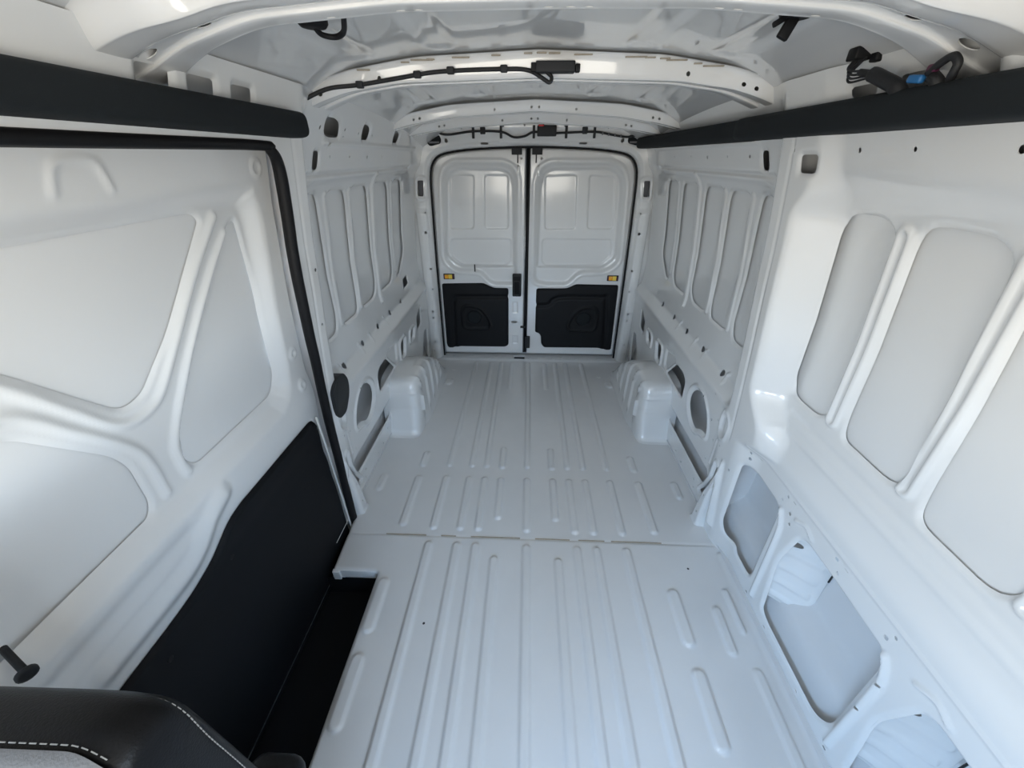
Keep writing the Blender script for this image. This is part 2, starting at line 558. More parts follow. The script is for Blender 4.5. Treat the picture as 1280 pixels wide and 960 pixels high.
def wall_offset(Y, Z, H, right):
    """relief of the pressed sheet, positive = outwards"""
    off = np.zeros(Y.shape)
    off += .007 * (1 - sst(H / .011))                     # flanged edges of every cut-out
    for (y, z0, z1, w, h) in BEADS_REAR:
        d = dline(Y, Z, [(y + .012, z0), (y, z1)])
        off -= h * (bump(np.abs(d - w * .55), w * .8))
    # raised frame line around the rear bay windows and crease lines
    off -= .006 * bump(dline(Y, Z, spline([(1.46, .80), (1.43, 1.2), (1.45, 1.40), (1.50, 1.455), (1.7, 1.462), (2.70, 1.462)])), .022)
    off += .010 * bump(dline(Y, Z, [(1.46, 1.475), (2.75, 1.475)]), .012)
    off -= .008 * bump(dline(Y, Z, [(1.56, 1.572), (2.80, 1.572)]), .012)
    # pressed lips
    off -= .008 * bump(np.abs(sdpoly(Y, Z, LOW_REAR['speaker']) - .022), .014)
    for k in ('slotA', 'slotB'):
        off -= .012 * bump(np.abs(sdpoly(Y, Z, LOW_REAR[k]) - .014), .014)
    off -= .010 * bump(np.abs(sdpoly(Y, Z, LOW_REAR['brk']) - .010), .012)
    off += .010 * sst(-sdpoly(Y, Z, fillet([(2.17, .53), (2.02, .56), (1.97, .52), (2.10, .40), (2.17, .40)], .03)) / .02)
    off -= .007 * bump(dline(Y, Z, [(1.395, .30), (1.36, .46)]), .010)
    off += .012 * sst(-sdpoly(Y, Z, fillet([(1.30, .50), (1.38, .50), (1.385, .58), (1.33, .64), (1.285, .60)], .04)) / .02)
    off -= .006 * bump(np.abs(sdpoly(Y, Z, fillet([(1.30, .50), (1.38, .50), (1.385, .58), (1.33, .64), (1.285, .60)], .04)) - .004), .012)
    for y in (1.50, 1.74, 1.88, 2.12):
        off -= .006 * bump(np.abs(np.hypot(Y - y, Z - .69) - .022), .010) * (Y > y)
    off += .004 * bump(np.abs(Y - 1.262), .008) * sst((Z - .52) / .05) * sst((1.60 - Z) / .03)
    # end of the waist ledge is rounded off towards the pillar
    off -= .020 * sst(-sdpoly(Y, Z, fillet([(1.20, .06), (1.27, .06), (1.275, .44), (1.24, .44)], .03)) / .03) * sst((.5 - Z) / .1)
    if right:
        for (y0, y1, z0, z1) in ((.952, .948, .865, 1.375), (.692, .690, .855, 1.375), (.418, .43, .84, 1.37), (.13, .15, .84, 1.37)):
            d = dline(Y, Z, [(y0, z0), (y1, z1)])
            off -= .010 * bump(np.abs(d - .015), .014)
        for s in (0, -.44):
            off -= .010 * bump(dline(Y, Z, spline([(.935 + s, .505), (.918 + s, .47), (.908 + s, .40), (.905 + s, .07)])), .014)
            off -= .007 * bump(dline(Y, Z, spline([(.865 + s, .535), (.825 + s, .555), (.79 + s, .54)])), .010)
        off -= .004 * bump(dline(Y, Z, [(-.3, .735), (1.1, .735)]), .018)
        off += .004 * bump(dline(Y, Z, [(-.3, .785), (1.1, .785)]), .022)
        off -= .006 * bump(dline(Y, Z, [(-.3, .60), (1.15, .60)]), .006)
    return off


def wall_normal(f, s, y, z, e=.004):
    dy = (f(y + e, z) - f(y - e, z)) / (2 * e); dz = (f(y, z + e) - f(y, z - e)) / (2 * e)
    return Vector((-s, float(dy), float(dz))).normalized()


def build_wall(s):
    right = s > 0
    f = half_r if right else half_l
    root = empty('wall_right' if right else 'wall_left',
                 'white pressed steel van wall with long black cover on top' if right else 'white pressed steel wall behind the sliding door opening', kind='structure')
    low = list(LOW_REAR.values())
    holes = list(PANES) + low
    upper = [fillet([(1.497, 1.49), (1.535, 1.49), (1.545, 1.548), (1.505, 1.548)], .014)]
    if right:
        holes += WIN_R + OPEN_R
        upper += [fillet([(1.158, 1.492), (1.218, 1.492), (1.226, 1.535), (1.160, 1.535)], .010),
                  fillet([(1.03, 1.643), (1.10, 1.643), (1.105, 1.663), (1.035, 1.663)], .008),
                  fillet([(.905, 1.636), (.975, 1.636), (.972, 1.666), (.90, 1.666)], .008),
                  fillet([(.785, 1.636), (.87, 1.636), (.865, 1.668), (.79, 1.668)], .008),
                  fillet([(.65, 1.63), (.75, 1.63), (.755, 1.664), (.66, 1.664)], .008)]
    else:
        upper += [fillet([(1.555, 1.648), (1.625, 1.648), (1.67, 1.635), (1.69, 1.592), (1.60, 1.590), (1.56, 1.605)], .02),
                  fillet([(1.895, 1.646), (1.95, 1.646), (1.985, 1.630), (1.985, 1.594), (1.91, 1.592)], .02),
                  fillet([(2.32, 1.646), (2.37, 1.646), (2.42, 1.630), (2.42, 1.594), (2.34, 1.592)], .02),
                  fillet([(2.60, .735), (2.72, .745), (2.72, .80), (2.62, .795)], .015)]
        for y0 in (.79, .905, 1.03):
            upper.append(fillet([(y0, 1.632), (y0 + .068, 1.632), (y0 + .073, 1.668), (y0 + .003, 1.668)], .007))
        upper.append(DOOR_OPENING)
    holes += upper

    def surf(U, V, H):
        X = f(U, V) + wall_offset(U, V, H, right)
        return s * X, U, V
    # punched bolt holes, each a real opening in the sheet
    big = [(2.476, .698), (2.246, .697), (2.024, .696), (1.792, .694), (1.555, .691)]
    small = [(1.424, 1.501), (1.452, 1.436), (1.480, 1.418), (1.475, 1.284), (1.438, 1.282), (1.465, 1.12), (1.436, 1.119), (1.465, .952), (1.432, .952),
             (1.473, .776), (1.42, .776), (1.481, .627), (1.574, .555), (1.465, .495), (1.412, .531), (1.311, .47), (1.411, .42), (1.439, .29),
             (1.486, .05), (1.5, .093), (1.769, .05), (1.867, .09), (1.68, .05), (2.02, .35), (2.13, .56), (2.35, .36),
             (1.62, 1.53), (1.80, 1.53), (2.0, 1.53), (2.2, 1.53), (2.45, 1.53)]
    pins = [(y, z, .016, .015, False) for y, z in big]
    if right:
        small += [(1.255, 1.545), (1.043, 1.541), (.899, 1.541), (.709, 1.54), (1.205, .427), (1.142, .575), (1.14, .545), (.93, .575), (.945, .545),
                  (.70, .575), (.68, .545), (.50, .575), (.515, .545), (.465, .30), (.465, .43), (.90, .53), (.885, .50)]
        pins += [(y, .04, .012, .007, True) for y in (.93, .80, .60, .46)] + [(y, .582, .014, .003, True) for y in (1.10, .895, .665)]
    else:
        small += [(1.60, 1.57), (1.72, 1.620), (1.72, 1.592), (1.52, 1.615), (1.86, 1.612), (2.02, 1.61), (1.40, 1.57), (1.33, 1.50), (1.36, 1.42), (1.30, 1.20), (1.29, 1.0)]
    pins += [(y, z, (.0045, .0062, .0052)[k % 3], (.0045, .0062, .0052)[k % 3], False) for k, (y, z) in enumerate(small)]
    y0 = -.22 if right else .2
    sheet('inner_panel', (y0, 3.03), (-.03, 1.705), .0058, surf, holes, 'paint', root, flip=right, pins=pins)
    # outer skin panels showing in the cut-outs
    for P in (list(PANES) + (WIN_R if right else [])):
        lo, hi = P.min(0) - .035, P.max(0) + .035
        def psurf(U, V, H):
            return s * (f(np.clip(U, 1.42, 3) if lo[0] > 1.3 else np.clip(U, -1, 1.13), V) + .015), U, V
        panel('skin_panel', P, .022, .015, psurf, 'panel', root, right)
    ya = -.3 if right else 1.10
    sheet('outer_skin', (ya, 3.15), (-.34, 1.78), .02, lambda U, V, H: (s * (OUTER(V)), U, V), [], 'thin', root, flip=right)
    sheet('cavity_shelf', (ya, 3.1), (.86, .97), .05, lambda U, V, H: (s * V, U, .02 + 0 * U), [], 'thin', root)
    # closed box section of the roof rail: panel between the inner sheet and the skin
    sheet('rail_closing_panel', (1.30 if not right else .2, 3.0), (0, 1), .05, lambda U, V, H: (s * (f(U, 1.462) + .012 + V * (OUTER(1.462) - f(U, 1.462) - .012)), U, 1.462 + 0 * U), [], 'thin', root)
    # box-section ends and the pillar web between the inner sheet and the skin
    for yw, za, zc in ((.215 if not right else -.21, 1.56 if not right else -.02, 1.74), (1.275, 0.0, 1.70)):
        sheet('pillar_web', (0, 1), (za, zc), .03, lambda U, V, H: (s * (f(yw, V) + .004 + U * (OUTER(V) - f(yw, V) - .004)), yw + 0 * U, V), [], 'thin', root)
    # stamped foot of the pillar standing on the floor
    foot = [(.0, .806, 1.284, 1.352), (.010, .812, 1.286, 1.346), (.10, .814, 1.286, 1.338), (.19, .816, 1.284, 1.326), (.26, .818, 1.274, 1.304), (.40, .820, 1.260, 1.274), (.46, .822, 1.254, 1.264)]
    FT = np.array(foot); BP = [0, .06, .074, .134, .148, .208]
    def foot_f(U, V, H):
        x, a, b = (np.interp(V, FT[:, 0], FT[:, c]) for c in (1, 2, 3))
        ys = np.stack([a - .012, a - .004, a + .006, b - .006, b + .004, b + .012]); xs = np.stack([0 * x + .875, x + .012, x, x, x + .012, 0 * x + .875])
        t = np.interp(U, BP, range(6)); i = np.clip(t.astype(int), 0, 4)[None]; t = t - i[0]
        g = lambda A: np.take_along_axis(A, i, 0)[0] * (1 - t) + np.take_along_axis(A, i + 1, 0)[0] * t
        return s * g(xs), g(ys), V
    sheet('pillar_foot', (0, .208), (0, .46), .006, foot_f, [], 'paint', root, flip=right, pins=[(.104, .06, .006, .006, False), (.104, .185, .007, .006, False)])
    if right:
        # corrugated stiffeners inside the lower openings
        for y0 in (.868, .428):
            def stiff(U, V, H):
                x0 = FRONT(V) + .004
                Yv = y0 - .085 * sst(U) * (1 - .25 * (V - .1) / .4)
                Yv = Yv - .010 * (np.maximum(0, np.sin((V - .14) / .075 * 2 * np.pi)) ** 5) * sst(U / .15) * sst((.85 - U) / .1)
                return x0 + U * (.985 - x0), Yv - .02 * sst((V - .44) / .08), V
            sheet('corrugated_stiffener', (0, 1), (.135, .56), .012, stiff, [], 'paint', root, pins=[(.22, .43, .14, .011, False)])
            rbox('cable_clip', (.972, y0 - .085, .40), (.006, .004, .11), 'black', root, .0018)
    return root


SEAL_PATH = [(-.20, 1.553), (.564, 1.553), (1.10, 1.556), (1.155, 1.545), (1.183, 1.505), (1.190, 1.39), (1.188, 1.2), (1.199, 1.02), (1.212, .874), (1.222, .668), (1.242, .30), (1.262, -.02), (1.262, -.10)]
SEAL = spline(SEAL_PATH, 6)
DOOR_OPENING = np.vstack([SEAL + np.array([0, 0]), [(1.262, -.3), (-.5, -.3), (-.5, 1.553)]])

WALL_R = build_wall(1)
WALL_L = build_wall(-1)
tag(link('door_seal', tube_mesh('door_seal', [(-(float(PILLAR(z)) + .004), y, z) for y, z in SEAL], [.0125 if i < 16 else .0125 + .005 * min(1, (i - 16) / 10) for i in range(len(SEAL))], 8), 'rubber', WALL_L), 'thick black rubber door seal')
cover = fillet([(1.268, .632), (1.265, .735), (1.325, .760), (1.41, .735), (1.465, .672), (1.455, .605), (1.375, .555), (1.285, .580)], .03)
tag(link('access_cover', prism_mesh('access_cover', cover, lambda u, v, w: (-(float(half_l(u, v)) + .01) if w == 0 else -(float(PILLAR(v)) + .16 * max(0, u - 1.30)) + .004 + .5 * w, u, v), .016), 'black', WALL_L), 'black plastic access cover')

# ------------------------------------------------------------------ floor
FLOOR = empty('floor', 'ribbed white painted steel load floor', kind='structure')
RIBX = (-.447, -.318, -.232, -.143, 0, .140, .228, .316, .450)


def floor_f(U, V, H):
    Z = np.zeros(U.shape)
    Z -= .010 * (1 - sst(H / .010))
    def bead(x0, y0, x1, y1, w=.021, h=.0095):
        nonlocal Z
        d = dline(U, V, [(x0, y0), (x1, y1)], .05)
        Z += h * sst((w - d) / .009)
    for i, x in enumerate(RIBX):
        bead(x, -.4, x, 1.055 if i in (3, 5) else 1.12)
        y1 = 1.295 if i in (3, 5) else 1.225
        bead(x, y1, x, 1.545, .020)
        if i in (3, 5):
            bead(x, 1.65, x, 1.80, .020); bead(x, 2.52, x, 2.92, .018, .004)
        else:
            bead(x, 1.655, x, 2.93, .018)
    for x in (-.60, .603):
        bead(x, 1.24, x, 1.54); bead(x, 1.65, x, 1.745); bead(x * 1.04, 2.58, x * 1.04, 2.62, .03)
        bead(x * .985, .47, x * .985, .645, .026, .009); bead(x * .99, .76, x * .99, .93, .026, .009)
    for x in (-.795, .795):
        bead(x, 1.46, x, 1.545)
    bead(.742, .73, .745, .87, .02); bead(.80, .20, .80, .66, .02, .006); bead(.812, .80, .812, .95, .014)
    # raised rear sill with a step line, the joint between the two floor sheets and the kick-up at the sides
    Z += .010 * sst((V - 2.975) / .02)
    Z += .0022 * sst((1.170 - V) / .004)
    Z -= .004 * bump(np.abs(V - 1.172), .005)
    Z += .022 * sst((U - .845) / .05) * sst((1.14 - V) / .02)
    return U, V, Z


STEP = fillet([(-1.1, -.6), (-.622, -.6), (-.634, .982), (-.833, .984), (-.850, 1.27), (-1.1, 1.27)], .018)
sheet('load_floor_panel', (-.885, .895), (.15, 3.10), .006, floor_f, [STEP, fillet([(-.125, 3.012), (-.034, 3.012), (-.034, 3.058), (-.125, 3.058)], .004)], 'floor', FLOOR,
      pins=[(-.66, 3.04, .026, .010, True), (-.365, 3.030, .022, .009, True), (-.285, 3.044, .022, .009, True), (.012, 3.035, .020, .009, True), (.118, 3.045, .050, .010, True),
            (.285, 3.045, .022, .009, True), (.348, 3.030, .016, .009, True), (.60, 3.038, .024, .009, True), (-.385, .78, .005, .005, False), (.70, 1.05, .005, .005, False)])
link('cab_floor', py_mesh('cab_floor', [(-.95, -1.75, -.012), (.95, -1.75, -.012), (.95, .16, -.012), (-.62, .16, -.012), (-.95, .16, -.012)], [(0, 1, 2, 3, 4)]), 'grey', FLOOR)
# seam sealer along the joint
for k, (x0, x1) in enumerate(((-.66, -.47), (-.40, -.33), (-.26, -.03), (.04, .20), (.24, .36), (.39, .62))):
    rbox('seam_sealer', ((x0 + x1) / 2, 1.173, .0015), (x1 - x0, .006, .003), 'sealer', FLOOR, .0014)
for x in (-.56, -.42, -.34, .02, .22, .30, .42, .54):
    dot('weld_dimple', (x, 3.005, .0102), (0, 0, 1), .016, .006, FLOOR, m='paint')
link('sill_box', py_mesh('sill_box', [(-.88, 2.95, -.001), (.88, 2.95, -.001), (.88, 2.95, -.09), (-.88, 2.95, -.09), (.88, 3.098, -.09), (-.88, 3.098, -.09), (.88, 3.098, .0095), (-.88, 3.098, .0095)],
                         [(0, 1, 2, 3), (3, 2, 4, 5), (5, 4, 6, 7), (0, 3, 5, 7), (1, 6, 4, 2)]), 'thin', FLOOR)
rbox('sill_recess', (-.079, 3.035, -.010), (.11, .062, .02), 'black', FLOOR, .003)
for (x, y) in ((-.62, 2.80), (.57, 2.72)):
    dot('tie_down_plug', (x, y, .0005), (0, 0, 1), .018, .016, FLOOR)

# step well beside the sliding door
stp = empty('step_well'); stp.parent = FLOOR
V = [(-.624, -.3, -.004), (-.634, .979, -.004), (-.640, .979, -.15), (-.630, -.3, -.15), (-.895, -.3, -.16), (-.895, .979, -.16)]
link('step_liner', py_mesh('step_liner', V + [(-.895, .979, -.045), (-.637, .979, -.045)], [(0, 1, 2, 3), (3, 2, 5, 4), (2, 7, 6, 5)]), 'doortrim', stp)
rbox('step_riser', (-.735, .988, -.028), (.20, .008, .050), 'paint', stp, .003)
rbox('riser_bracket', (-.818, .985, -.032), (.035, .02, .055), 'paint', stp, .006)
rbox('sill_strip', (-.875, .35, -.105), (.012, 1.40, .014), 'steel', stp, .003)
UNDER = tag(link('underbody', py_mesh('underbody', [(-1.05, -1.8, -.33), (1.05, -1.8, -.33), (1.05, 3.2, -.33), (-1.05, 3.2, -.33)], [(0, 1, 2, 3)]), 'under', FLOOR))


# wheel arches
def arch(s):
    side = [(1.885, .0), (1.905, .012), (1.925, .05), (1.945, .15), (1.955, .27), (1.965, .325), (1.99, .360), (2.04, .375), (2.15, .378), (2.28, .362), (2.40, .32), (2.52, .255), (2.64, .165), (2.74, .075), (2.80, .022), (2.84, .0)]
    P = spline([(a, b) for a, b in side], 10)
    n = len(P)
    V, F = [], []
    across = [(.90, 0), (.80, 0), (.745, .000), (.715, .004), (.697, .013), (.686, .028), (.680, .055), (.675, .10)]
    cy, cz = 2.30, .0
    m = 60
    prof_in = []
    for j, (x, ins) in enumerate(across):
        row = []
        for i in range(n):
            y, z = P[i]
            d = Vector((cy - y, cz - z)); l = d.length
            q = ins / l if l > 0 else 0
            yy, zz = y + d.x * q, z + d.y * q * 1.0
            zz = max(zz, 0) if ins == 0 else max(zz, .0)
            # stamped ribs on the roof and side of the box
            for yr in (2.12, 2.24, 2.36, 2.48, 2.60):
                pass
            row.append((x, yy, zz))
        prof_in.append(row)
    # continue the inner face down to the floor, flaring slightly
    last = prof_in[-1]
    for k, (t, dx) in enumerate(((.15, -.001), (.3, -.002), (.45, -.003), (.6, -.004), (.75, -.006), (.88, -.009), (.95, -.013), (1.0, -.018))):
        row = []
        for (x, y, z) in last:
            row.append((x + dx * float(sst((y - 2.02) / .12)), y, z * (1 - t)))
        prof_in.append(row)
    for jr, row in enumerate(prof_in):
        for (x, y, z) in row:
            # ribs standing out of the inner face, running over its upper edge
            g = 0
            for yr in (2.03, 2.16, 2.29, 2.42, 2.55):
                g += .013 * math.exp(-((y - yr) / .011) ** 2) * min(1, max(0, (.75 - x) / .04)) * min(1, max(0, (z - .06) / .05))
            # two horizontal ribs wrapping round the front face
            if y < 2.0 and jr < len(across):
                for zr in (.20, .285):
                    g += .008 * math.exp(-((z - zr) / .008) ** 2) * min(1, max(0, (.78 - x) / .04)) * min(1, (2.0 - y) / .04) * min(1, max(0, (x - .681) / .01))
                y -= g
            V.append((s * (x - g), y, z))
    R = len(prof_in)
    for j in range(R - 1):
        for i in range(n - 1):
            q = (j * n + i, j * n + i + 1, (j + 1) * n + i + 1, (j + 1) * n + i)
            F.append(q if s > 0 else q[::-1])
    o = link('wheel_arch', py_mesh('wheel_arch', V, F, True), 'paint', FLOOR)
    return o


arch(1); arch(-1)

# ------------------------------------------------------------------ ceiling
CEIL = empty('ceiling', 'white painted steel roof with arched cross members', kind='structure')


def roof_f(U, V, H):
    Z = roofz(U, V)
    for x in (-.50, -.27, .27, .50):
        for (a, b) in ((.98, 1.34), (1.62, 2.16), (2.40, 2.50), (-.9, .68)):
            Z = Z + .006 * sst((.045 - dline(U, V, [(x, a), (x, b)], .09)) / .02)
    return U, V, Z


sheet('roof_skin', (-.90, .90), (-1.80, 3.16), .014, roof_f, [], 'roof', CEIL)


def zb(pts):
    p = np.array(pts)
    k = prof([(-.4, p[0, 1])] + [tuple(q) for q in p], .03)
    return lambda x: k(abs(x))


def bow(y0, y1, bot, top, half_w, flare=.5, fl=.016, pins=()):
    b, t = zb(bot), zb(top)
    yc, hw = (y0 + y1) / 2, (y1 - y0) / 2

    def bf(U, V, H):
        w = hw * (1 + flare * sst((np.abs(U) - .52) / .17))
        B, T = b(U), t(U)
        sec = [(yc - w - fl, T + .004), (yc - w, T), (yc - w * .82, B + .004), (yc - w * .70, B), (yc - .25 * w, B), (yc - .2 * w, B + .006), (yc + .2 * w, B + .006), (yc + .25 * w, B), (yc + w * .70, B), (yc + w * .82, B + .004), (yc + w, T), (yc + w + fl, T + .004)]
        k = np.clip(V / .024, 0, 10.9999); i = k.astype(int)[None]; q = k - i[0]
        out = []
        for c in (0, 1):
            A = np.stack([p[c] for p in sec])
            A = np.concatenate([2 * A[:1] - A[1:2], A, 2 * A[-1:] - A[-2:-1]])
            p0, p1, p2, p3 = (np.take_along_axis(A, i + d, 0)[0] for d in range(4))
            out.append(.5 * (2 * p1 + (p2 - p0) * q + (2 * p0 - 5 * p1 + 4 * p2 - p3) * q * q + (3 * p1 - p0 - 3 * p2 + p3) * q ** 3))
        return U, out[0], out[1]
    root = sheet('roof_bow', (-half_w, half_w), (0, .264), .006, bf, [], 'paint', CEIL, pins=[(x, j * .024, ru, rv, sq) for x, j, ru, rv, sq in pins])
    return root, b


bow1, b1 = bow(.735, .885, [(0, 1.742), (.25, 1.740), (.48, 1.724), (.62, 1.690), (.70, 1.655), (.80, 1.62)], [(0, 1.795), (.36, 1.78), (.55, 1.752), (.66, 1.71), (.80, 1.66)], .735, .5, .010,
               [(-.115, 5.5, .052, .008, True), (.155, 5.5, .052, .008, True)] + [(x, 7.8, .008, .003, False) for x in (-.24, -.21, .005, .04, .075, .285, .315, -.36, .44)]
               + [(x, 5.4, .013 if abs(x) < .6 else .017, .005, False) for x in (-.55, .56, -.665, .66)])
bow2, b2 = bow(1.445, 1.56, [(0, 1.735), (.42, 1.724), (.58, 1.703), (.68, 1.672), (.74, 1.648), (.8, 1.63)], [(0, 1.79), (.36, 1.776), (.56, 1.748), (.66, 1.715), (.80, 1.67)], .745, .5, .016,
               [((a_ + c_) / 2, 5.5, (c_ - a_) / 2, .004, True) for a_, c_ in ((-.344, -.272), (-.14, -.06), (.06, .15), (.277, .348))] + [(x, 1.55, .006, .003, False) for x in (-.48, .44, -.66, .60, .635, -.70)])
bow3, b3 = bow(2.28, 2.37, [(0, 1.722), (.42, 1.698), (.60, 1.672), (.745, 1.640), (.8, 1.63)], [(0, 1.762), (.42, 1.742), (.60, 1.712), (.745, 1.672), (.8, 1.66)], .745, .3, .016, [(x * 1, 1.5, .0055, .003, False) for x in (-.60, -.57, -.2, -.02, .02, .2, .57, .60)])
bow4, b4 = bow(2.60, 2.72, [(0, 1.697), (.42, 1.676), (.60, 1.655), (.745, 1.628), (.8, 1.61)], [(0, 1.740), (.42, 1.722), (.60, 1.690), (.745, 1.655), (.8, 1.64)], .745, .3, .016, [(x * .9, 1.5, .0055, .003, False) for x in (-.60, -.57, -.2, -.02, .02, .2, .57, .60)])
random.seed(4)
for k in range(16):   # tan adhesive smears along the tops of the bows
    x = random.uniform(-.6, .6)
    y = 1.437
    rbox('adhesive_bead', (x, y, float(roofz(x, y)) - .012), (random.uniform(.02, .07), .005, .004), 'sealer', CEIL, .0018)
for x in (-.33, -.62, .60, .35):
    rbox('foil_patch', (x, .905, float(roofz(x, .905)) - .010), (.09, .03, .012), 'paint', CEIL, .005)

# ------------------------------------------------------------------ rear frame and rear doors
REARW = empty('wall_back', 'white rear door frame with punched header', kind='structure')
OPEN_HALF = [(.745, -.05), (.745, .05), (.737, .82), (.726, 1.28), (.722, 1.39), (.705, 1.475), (.655, 1.533), (.55, 1.56), (.35, 1.578), (0, 1.588)]
OP = np.array(OPEN_HALF + [(-x, z) for x, z in OPEN_HALF[::-1][1:]])
OPC = np.vstack([spline(OP, 4)])
LAMPHOLE = [(.700, 1.672), (.640, 1.668), (.612, 1.645), (.615, 1.606), (.690, 1.590), (.710, 1.61)]


def frame_f(U, V, H):
    d = sdpoly(U, V, OPC, .3)
    Y = np.full(U.shape, 3.0)
    Y += .050 * (1 - sst(d / .016)) + .012 * (1 - sst((d - .02) / .02))
    au = np.abs(U)
    Y -= .016 * sst((au - .755) / .012) * sst((.850 - au) / .014) * sst((1.22 - V) / .05)     # pillar column
    Y += .04 * sst((au - .80) / .08) * sst((1.55 - V) / .1)
    Y -= .05 * sst((V - 1.60) / .10)                                                            # header leans in
    Y -= .008 * bump(dline(U, V, [(-.22, 1.612), (.22, 1.612)]), .010)
    for s in (-1, 1):
        Y -= .010 * bump(np.abs(sdpoly(U, V, fillet([(s * .77, 1.285), (s * .815, 1.285), (s * .80, 1.39), (s * .757, 1.39)], .012)) - .016), .016)
    return U, Y, V


fh = [OPC]
for s in (-1, 1):
    fh.append(fillet([(s * x, z) for x, z in LAMPHOLE], .02))
    fh.append(fillet([(s * .772, 1.288), (s * .815, 1.288), (s * .803, 1.388), (s * .762, 1.388)], .008))
    fh.append(fillet([(s * .352, 1.600), (s * .302, 1.600), (s * .302, 1.613), (s * .352, 1.613)], .003))
sheet('frame_panel', (-.94, .94), (-.03, 1.735), .0055, frame_f, fh, 'paint', REARW, flip=True,
      pins=[(s * x, z, q, q * 1.15, False) for s in (-1, 1) for (x, z, q) in ((.775, .78, .007), (.792, .44, .009), (.792, .38, .009), (.80, .17, .008), (.815, .08, .007), (.775, .62, .005), (.778, 1.05, .009), (.772, 1.18, .005), (.578, 1.622, .011), (.329, 1.683, .015), (.06, 1.705, .005), (.2, 1.70, .005), (.47, 1.69, .005), (.55, 1.685, .005))])
tag(link('door_seal', tube_mesh('door_seal', [(x, 3.052, z) for x, z in OPC], .0085, 6), 'rubber', REARW))
for s in (-1, 1):
    rbox('striker_pocket', (s * .787, 3.05, 1.338), (.05, .02, .11), 'grey', REARW, .005)


